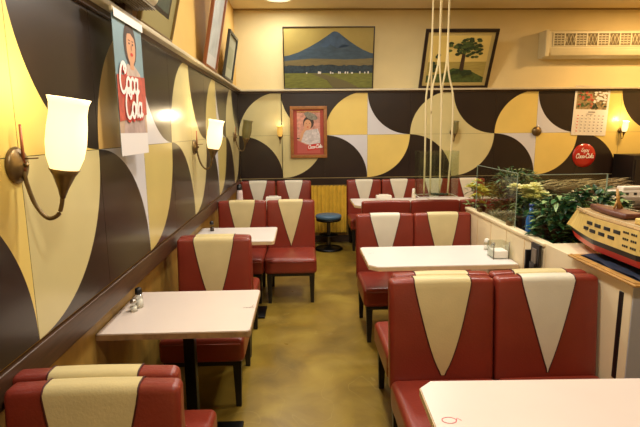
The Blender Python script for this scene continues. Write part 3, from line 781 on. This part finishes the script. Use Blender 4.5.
cords = [
 [(-.075, 0, ZC), (-.08, 0, zc(2.27)), (-.12, 0, zc(1.9)), (-.118, 0, zc(1.55)), (-.118, 0, 0)],
 [(-.070, .02, ZC), (-.07, .02, zc(2.27)), (-.065, .02, zc(1.9)), (-.055, .02, zc(1.5)), (-.05, .02, 0)],
 [(.00, 0, ZC), (.0, 0, zc(2.3)), (.03, 0, zc(1.9)), (.035, 0, zc(1.5)), (.04, 0, 0)],
 [(.082, 0, ZC), (.082, 0, zc(2.25)), (.14, 0, zc(1.92)), (.145, 0, zc(1.5)), (.12, 0, 0)],
 [(.006, .012, ZC), (.0, .012, zc(2.32)), (-.055, .012, zc(2.0)), (-.065, .01, zc(1.75))],
 [(.086, .012, ZC), (.076, .012, zc(2.3)), (.04, .012, zc(2.0)), (.03, .01, zc(1.8))]]
for c_ in cords:
    q = MB(); q.tube(c_, .009, cordm, 8); q.obj('cord', t)
q = MB(); q.lathe([(0, 0), (.05, 0), (.05, -.012), (.02, -.03), (0, -.03)], brass, (.0, 0, ZC), 18); q.box((-.09, -.012, ZC-.02), (.1, .024, ZC-.001), woodd); q.obj('ceiling_mount', t)
peb = mat('dark_moss_pebble', (44, 54, 34), .7, noise=.3, nscale=40)
for i in range(9):
    q = MB(); r = random.uniform(.014, .024); cxp = -.03+(i % 5)*.032; cyp = -.05+(i//5)*.06
    q.lathe([(0, 0), (r*.8, r*.2), (r, r*.6), (r*.7, r*1.1), (0, r*1.3)], peb, (0, 0, 0), 10)
    o = q.obj('pebble'); o.location = (1.335+cxp, 4.83+cyp, .946)
    tag(o, 'dark mossy pebble lying on the floor of the hanging glass tank', 'pebble', 'pebbles in the hanging tank')

# ---------------------------------------------------------------- things on tables
def shaker(label, loc, capm, body=None, h=.075, r=.017, cat='shaker', fill=None):
    t = thing('salt_shaker' if cat == 'shaker' else 'sauce_bottle', label, cat, loc)
    q = MB(); q.lathe([(0, 0), (r, 0), (r*1.05, .004), (r*.95, h*.5), (r*.8, h*.7), (0, h*.7)], body or acryl, n=18); q.obj('glass_body', t)
    if fill: q = MB(); q.lathe([(0, .002), (r*.85, .003), (r*.8, h*.4), (0, h*.4)], fill, n=14); q.obj('contents', t)
    q = MB(); q.lathe([(r*.85, h*.68), (r*.9, h*.72), (r*.8, h*.95), (r*.4, h), (0, h)], capm, n=18); q.obj('cap', t)
    return t
salt = mat('salt', (236, 228, 216), .8)
steel = mat('steel', (190, 186, 178), .25, metal=.9)
shaker('small clear shaker with black cap on the nearest left table', (-.835, 2.415, .72), blackp, fill=salt, h=.105, r=.02)
shaker('short steel-capped shaker beside the black-capped one on the nearest left table', (-.845, 2.36, .72), steel, fill=salt, h=.065, r=.018)
shaker('small dark-capped bottle on the second left table by the wall', (LX+.065, 4.33, .72), blackp, h=.09, r=.02, cat='bottle', fill=mat('soy', (60, 36, 26), .4))
shaker('dark-capped glass bottle with red label on the far left table by the corner', (LX+.09, 6.15, .72), blackp, body=mat('milky_glass', (214, 196, 190), .2), h=.22, r=.04, cat='bottle')
shaker('white-topped shaker on the second right table', (1.345, 3.46, .72), ceramic, fill=salt, h=.085, r=.019)
shaker('steel-topped pepper shaker on the second right table', (1.395-.025, 3.40, .72), steel, fill=mat('pepper', (120, 110, 100), .8), h=.07, r=.017)
t = thing('napkin_holder', 'clear acrylic box of paper napkins against the partition on the second right table', 'napkin holder', (1.345, 3.25, .72))
q = MB(); q.box((-.055, -.06, 0), (.055, .06, .004), acryl); q.box((-.055, -.06, .004), (-.051, .06, .11), acryl); q.box((.051, -.06, .004), (.055, .06, .11), acryl); q.box((-.051, .056, .004), (.051, .06, .11), acryl); q.obj('acrylic_box', t)
q = MB(); q.box((-.048, -.055, .005), (.048, .05, .055), white_p, .003); q.obj('napkin_stack', t)
q = MB()
for x_ in (-.053, .053): q.tube([(x_, -.058, 0), (x_, -.058, .118)], .0035, mat('grey_metal_rod', (120, 112, 100), .4, metal=.6), 8, False)
q.obj('post', t)
for lb, loc in (('white napkin box on the farthest left table', (-.36, 6.15, .72)), ('white napkin box on the far right table, beyond the plain red seat backs', (1.035, 6.15, .72))):
    t = thing('napkin_box', lb, 'napkin box', loc, 0, 'white napkin boxes')
    q = MB(); q.box((-.095, -.05, 0), (.095, .05, .055), white_p, .006); q.obj('box', t); q = MB(); q.box((-.06, -.012, .055), (.06, .012, .068), ceramic, .003); q.obj('napkin', t)
# small candle-like pale bottle at left end of far right table
shaker('small pale bottle on the far right table, left of the hanging tank', (1.43, 6.2, .72), ceramic, body=mat('pale_glass', (226, 214, 190), .2), h=.13, r=.025, cat='bottle')

# ---------------------------------------------------------------- plants
def leaf(mb, base, d, L, W, m, droop=.3):
    d = Vector(d).normalized(); up = Vector((0, 0, 1)); s_ = d.cross(up)
    if s_.length < .05: s_ = Vector((1, 0, 0))
    s_.normalize(); b = Vector(base); rows = []
    for k in range(5):
        t = k/4; p = b+d*L*t+Vector((0, 0, -droop*L*t*t)); wd = W*math.sin(PI*min(.97, .12+t*.86))
        rows.append([p-s_*wd/2, p+Vector((0, 0, -wd*.18)), p+s_*wd/2])
    mb.grid(rows, m)
lg1 = mat('leaf_mid_green', (52, 98, 50), .4, noise=.3, nscale=25); lg2 = mat('leaf_deep_green', (28, 68, 40), .35, noise=.3, nscale=25); lg3 = mat('leaf_pale_green', (128, 156, 96), .45, noise=.2, nscale=25)
lol = mat('leaf_olive', (104, 104, 52), .6, noise=.3, nscale=25); yel = mat('petal_yellow', (214, 206, 92), .6, noise=.15, nscale=40); pale = mat('petal_cream', (236, 230, 168), .6, noise=.1, nscale=40)
stemm = mat('stem_green', (70, 92, 44), .6); potm = mat('brown_pot', (84, 56, 38), .6, noise=.1)
def pot(t, r, h):
    q = MB(); q.lathe([(0, 0), (r*.75, 0), (r*.95, h*.85), (r*1.05, h*.86), (r*1.05, h), (r*.92, h), (r*.88, h*.85), (0, h*.85)], potm, n=24); q.obj('pot', t)
def plant(name, label, loc, r, h0, h1, n, mats, L, W, spread=1, rx=1, ry=1, flowers=None, nf=0, fr=.02, fz=None, potr=.07, poth=.1, cat='plant'):
    t = thing(name, label, cat, loc); pot(t, potr, poth)
    rnd = random.Random(hash(label) % 1000 if False else len(label)*7+int(loc[1]*100))
    st = MB(); fo = MB()
    for k in range(max(6, n//12)):
        a = rnd.uniform(0, 2*PI); R = r*rnd.uniform(.2, .9); z = rnd.uniform(h0, h1)
        st.tube([(0, 0, poth*.8), (R*.4*math.cos(a)*rx, R*.4*math.sin(a)*ry, z*.55), (R*math.cos(a)*rx, R*math.sin(a)*ry, z)], .0025, stemm, 6)
    st.obj('stems', t)
    for k in range(n):
        a = rnd.uniform(0, 2*PI); R = r*math.sqrt(rnd.random()); z = h0*.5+(h1-h0*.5)*rnd.random()
        zz = z*(1-.25*(R/r)**2)
        d = (math.cos(a+rnd.uniform(-.7, .7)), math.sin(a+rnd.uniform(-.7, .7)), rnd.uniform(-.1, .9))
        leaf(fo, (R*math.cos(a)*rx, R*math.sin(a)*ry, zz), d, L*rnd.uniform(.6, 1.15), W*rnd.uniform(.7, 1.1), rnd.choice(mats), rnd.uniform(.1, .6))
    fo.obj('foliage', t)
    if flowers:
        for k in range(nf):
            fl = MB(); a = rnd.uniform(0, 2*PI); R = r*math.sqrt(rnd.random())*.95; z = rnd.uniform(*fz)
            c = Vector((R*math.cos(a)*rx, R*math.sin(a)*ry, z))
            for ring, (cnt, el, ln) in enumerate(((10, .15, 1), (8, .55, .85), (6, 1.0, .6))):
                for j in range(cnt):
                    b = 2*PI*j/cnt+ring*.3
                    leaf(fl, c, (math.cos(b)*math.cos(el), math.sin(b)*math.cos(el), math.sin(el)), fr*ln, fr*.5, flowers, .1)
            fl.obj('flower', t)
    return t
plant('flowering_plant', 'plant with bright yellow flowers at the far end of the partition', (1.54, 4.18, CT), .10, .08, .28, 110, [lg3, lol, lg3], .06, .022, flowers=yel, nf=18, fr=.045, fz=(.08, .27), poth=.06)
plant('mossy_plant', 'olive mossy plant behind the glass screen on the partition', (1.67, 3.75, CT), .165, .03, .42, 1500, [lol, lg1, lol, lg2], .05, .026, rx=1.0, ry=1.35)
plant('flowering_plant', 'cluster of pale yellow blossoms right of the glass screen', (1.59, 3.37, CT), .11, .10, .26, 90, [lg1, lg2, lg3], .06, .025, flowers=pale, nf=22, fr=.062, fz=(.24, .31))
pl_ = plant('leafy_plant', 'big dark green leafy plant with tiny white flowers, behind the model ship bow', (1.83, 2.97, CT), .18, .05, .35, 560, [lg1, lg2, lg2, lg2, lg3], .085, .042, rx=1.1, ry=.9, flowers=mat('petal_white', (222, 224, 220), .6), nf=9, fr=.016, fz=(.1, .3))
plant('leafy_plant', 'smaller green leafy plant between the pale blossoms and the big leafy plant', (1.585, 2.97, CT), .12, .04, .31, 330, [lg1, lg2, lg2, lg3], .075, .036)
t = thing('blue_bottle', 'blue glass bottle standing between the plants by the glass screen', 'bottle', (1.515, 3.15, CT))
bl = mat('blue_glass', (26, 92, 160), .15, coat=.5); q = MB(); q.lathe([(0, 0), (.03, 0), (.033, .02), (.032, .12), (.014, .16), (.013, .2), (0, .2)], bl, n=20); q.obj('body', t); q = MB(); q.lathe([(.016, .2), (.016, .22), (0, .222)], mat('navy_cap', (30, 50, 120), .4), n=16); q.obj('cap', t)
# dried grass bundle on a low stand behind the plants
t = thing('dried_grass', 'beige feathery dried grass lying behind the leafy plant', 'dried grass', (2.10, 3.58, CT))
q = MB(); q.box((-.25, -.12, 0), (.30, .12, .26), woodd, .005); q.obj('stand', t)
q = MB(); rg = random.Random(3); dg = mat('dried_beige', (190, 168, 118), .8, noise=.25, nscale=40)
for k in range(260):
    x = rg.uniform(-.30, .30); leaf(q, (x, rg.uniform(-.09, .09), .27+rg.uniform(0, .055)), (rg.choice((-1, 1)), rg.uniform(-.4, .4), rg.uniform(-.1, .35)), .12, .010, dg, .2)
q.obj('plumes', t)
t = thing('flower_bunch', 'small bunch of pink and white flowers at the right edge behind the ship', 'flowers', (2.20, 2.87, .885)); pot(t, .04, .07)
q = MB()
for k in range(9):
    q.tube([(0, 0, .055), (.03*math.cos(k*.7), .03*math.sin(k*.7), .11), (.08*math.cos(k*.7), .08*math.sin(k*.7), .18)], .002, stemm, 6)
q.obj('stems', t)
q = MB(); rg = random.Random(5)
for k in range(70):
    a = rg.uniform(0, 2*PI); R = .09*math.sqrt(rg.random()); c = (R*math.cos(a), R*math.sin(a), .15+rg.uniform(0, .07))
    for j in range(5): leaf(q, c, (math.cos(j*1.26), math.sin(j*1.26), .5), .02, .014, mat('petal_pink', (206, 120, 104), .6) if k % 3 else mat('petal_gold', (214, 190, 110), .6), .1)
q.obj('blossoms', t)

# ---------------------------------------------------------------- display board and model ships
q = MB(); q.box((PX-.03, 1.93, .931), (2.06, 2.46, .943), woodt, .004)
t = thing('display_board', 'honey-coloured wooden board on the cabinet, under the model ship', 'board'); q.obj('board', t)
q = MB(); q.box((PX-.022, 1.94, .943), (PX-.010, 2.45, .948), woodt, .002); q.box((PX-.022, 1.94, .943), (2.05, 1.952, .948), woodt, .002); q.obj('beading', t)
q = MB(); rows = []
for j in range(12):
    rows.append([(1.44+.5*i/16, 1.97+.46*j/11, .9515+.004*math.sin(i*1.3+j)+.003*math.sin(j*2.1)) for i in range(17)])
navy = mat('navy_cloth', (26, 40, 62), .7, noise=.3, nscale=20); q.grid(rows, navy); q.grid([[(p[0], p[1], .9440) for p in r] for r in rows], navy)
tag(q.obj('navy_cloth'), 'dark blue cloth spread under the model ship', 'cloth')

t = thing('model_ship', 'model ocean liner with cream sides, black band and red hull, on the wooden board', 'model ship', (1.60, 2.12, .966)); t.scale = (1, 1, .86)
# hull sections along y: local y from -.17 (stern) to .72 (bow)
hb = mat('hull_black', (24, 26, 26), .35); hr = mat('hull_red', (204, 54, 36), .35); hc = mat('hull_cream', (218, 190, 112), .45, noise=.08, nscale=20)
def half(y):
    s = (y+.75)/1.47
    return .145*max(0.004, min(1, (1-s)/.32))**.65*min(1, .72+max(0, y+.17)*3.5)
NY = 40
def hull(zs, m, mbx):
    """zs: list of (z, width factor, bow shift)"""
    rows = []
    ys = [-.17+.86*k/NY for k in range(NY+1)]
    for (z, wf, bs) in zs:
        row = []
        for y in ys: row.append((-half(y)*wf, y+(bs*max(0, (y-.2)/.5)), z))
        for y in ys[::-1]: row.append((half(y)*wf, y+(bs*max(0, (y-.2)/.5)), z))
        rows.append(row)
    mbx.grid(rows, m, closed=True, smooth=False, caps=True)
q = MB(); hull([(.0, .55, -.10), (.02, .85, -.07), (.060, .96, -.045)], hr, q); o = q.obj('lower_hull', t); o['label'] = 'red lower hull'
q = MB(); hull([(.060, .965, -.045), (.09, 1.0, -.02)], hb, q); o = q.obj('hull_band', t); o['label'] = 'black hull band'
def clipped(y0, y1, z0, z1, inset, m, name, lean=0):
    mbx = MB(); ys = [y0+(y1-y0)*k/20 for k in range(21)]
    L = []
    for z, ln in ((z0, 0), (z1, lean)):
        row = [(-(max(half(min(y, .6))-inset, .01)), y-ln*(k/20)**3, z) for k, y in enumerate(ys)] + [((max(half(min(y, .6))-inset, .01)), y-ln*((20-k)/20)**3, z) for k, y in enumerate(ys[::-1])]
        L.append(row)
    mbx.grid(L, m, closed=True, smooth=False, caps=True); return mbx.obj(name, t)
su = clipped(-.165, .64, .09, .215, .0, hc, 'superstructure', .10); su['label'] = 'cream planked superstructure'
for row, (z, ya, yb_) in enumerate(((.178, .03, .33), (.138, .07, .37))):
    for k in range(4):
        y = ya+(yb_-ya)*k/4
        for sx in (-1, 1):
            x = sx*(half(y+.023)-.0005)
            q = MB(); q.box((x-.003, y, z-.011), (x+.003, y+.050, z+.010), hb, .0025); q.obj('window', su)
for z in (.19, .155, .118):
    for k in range(3):
        for j in range(3):
            y = .005-k*.055-j*.014; x = half(y)+.0003
            for sx in (-1, 1):
                if j == 2 and k > 1: continue
                q = MB(); q.box((sx*x-.002, y-.005, z-.006), (sx*x+.002, y+.005, z+.006), hb, .0015); q.obj('porthole', su)
clipped(-.155, .52, .215, .222, .004, mat('deck_tan', (160, 130, 84), .5, noise=.2, nscale=30, stretch=(20, 1, 1)), 'deck', 0)
q = MB()   # brown boat-like deckhouse on the foredeck
brn = mat('ship_brown', (92, 50, 38), .4, noise=.15, nscale=20)
q.box((-.06, .14, .222), (.05, .49, .258), brn, .016, lambda P: (P.x*(1-max(0, (P.y-.29)/.2)*.62), P.y, P.z), cut=6); q.obj('deckhouse', t)
q = MB(); q.box((-.07, -.14, .222), (.07, .05, .255), hc, .006); q.box((-.05, -.13, .255), (.05, .02, .272), hc, .006)
q.obj('bridge', t)
q = MB(); q.tube([(.02, .30, .25), (.006, .31, .375)], lambda s: .011-.005*s, woodt, 10, False); q.tube([(.04, .30, .25), (.014, .305, .31)], .005, woodt, 8, False); q.tube([(-.01, .30, .25), (.010, .305, .31)], .005, woodt, 8, False); q.obj('mast', t)
q = MB(); q.lathe([(.025, .27), (.025, .33), (.022, .335), (0, .335)], hr, (0, -.08, 0), 20); q.obj('funnel', t)
q = MB()
for y in (-.08, .26): q.box((-.09, y-.012, -.0045), (.09, y+.012, .006), woodt)
q.obj('cradle', t)
q = MB()
for sx in (-1, 1):
    pts = [(sx*(half(-.14+.64*k/14)-.004), -.14+.64*k/14, .24) for k in range(15)]
    q.tube(pts, .0015, creamp, 5, False)
    for p in pts: q.tube([(p[0], p[1], .222), p], .0012, creamp, 5, False)
q.obj('railing', t)

# white liner on a shelf behind
t = thing('display_shelf', 'low dark shelf behind the model ship, carrying the white liner', 'shelf', (2.28, 3.16, CT))
q = MB(); q.box((-.30, -.13, .185), (.55, .13, .205), woodd, .003); q.obj('shelf_board', t)
for x_ in (-.28, .5):
    q = MB(); q.box((x_-.012, -.12, 0), (x_+.012, .12, .185), woodd, .002); q.obj('side_panel', t)
t = thing('model_ship', 'small white model liner with dark portholes, on the shelf behind the larger ship', 'model ship', (2.30, 3.15, CT+.207))
wm = mat('ship_white', (226, 216, 198), .4)
q = MB(); rows = []
for z, wf in ((0, .5), (.03, .85), (.055, 1)):
    ys = [-.36+.72*k/20 for k in range(21)]
    hw = lambda x: .06*max(.02, 1-abs(x/.37)**3)
    rows.append([(x*(.92+.08*wf), -hw(x)*wf, z) for x in ys]+[(x*(.92+.08*wf), hw(x)*wf, z) for x in ys[::-1]])
q.grid(rows, wm, closed=True, smooth=False, caps=True); q.obj('hull', t)
q = MB(); q.box((-.26, -.04, .055), (.24, .04, .095), wm, .006); q.box((-.20, -.035, .095), (.10, .035, .12), wm, .006); sp = q.obj('superstructure', t)
q = MB()
for k in range(9): q.box((-.24+k*.055, -.043, .066), (-.22+k*.055, -.039, .082), hb, .001)
q.obj('porthole_row', sp)
q = MB(); q.lathe([(.018, .12), (.017, .155), (0, .157)], mat('rust_funnel', (176, 96, 60), .5), (-.02, 0, 0), 14); q.obj('funnel', t)

# dark sideboard at the back right
t = thing('sideboard', 'tall dark cabinet against the back wall at the right edge', 'cabinet', (5.02, 6.68, 0))
q = MB(); q.box((-.56, -.22, 0), (.56, .22, 1.22), mat('black_brown_wood', (28, 20, 17), .5), .004); q.obj('body', t)
for sx in (-1, 1):
    q = MB(); q.box((sx*.275-.262, -.235, .05), (sx*.275+.262, -.22, 1.17), mat('black_brown_wood', (28, 20, 17), .5), .003); d_ = q.obj('door', t)
    q = MB(); q.box((sx*.04-.008, -.25, .6), (sx*.04+.008, -.235, .75), brass, .003); q.obj('handle', d_)
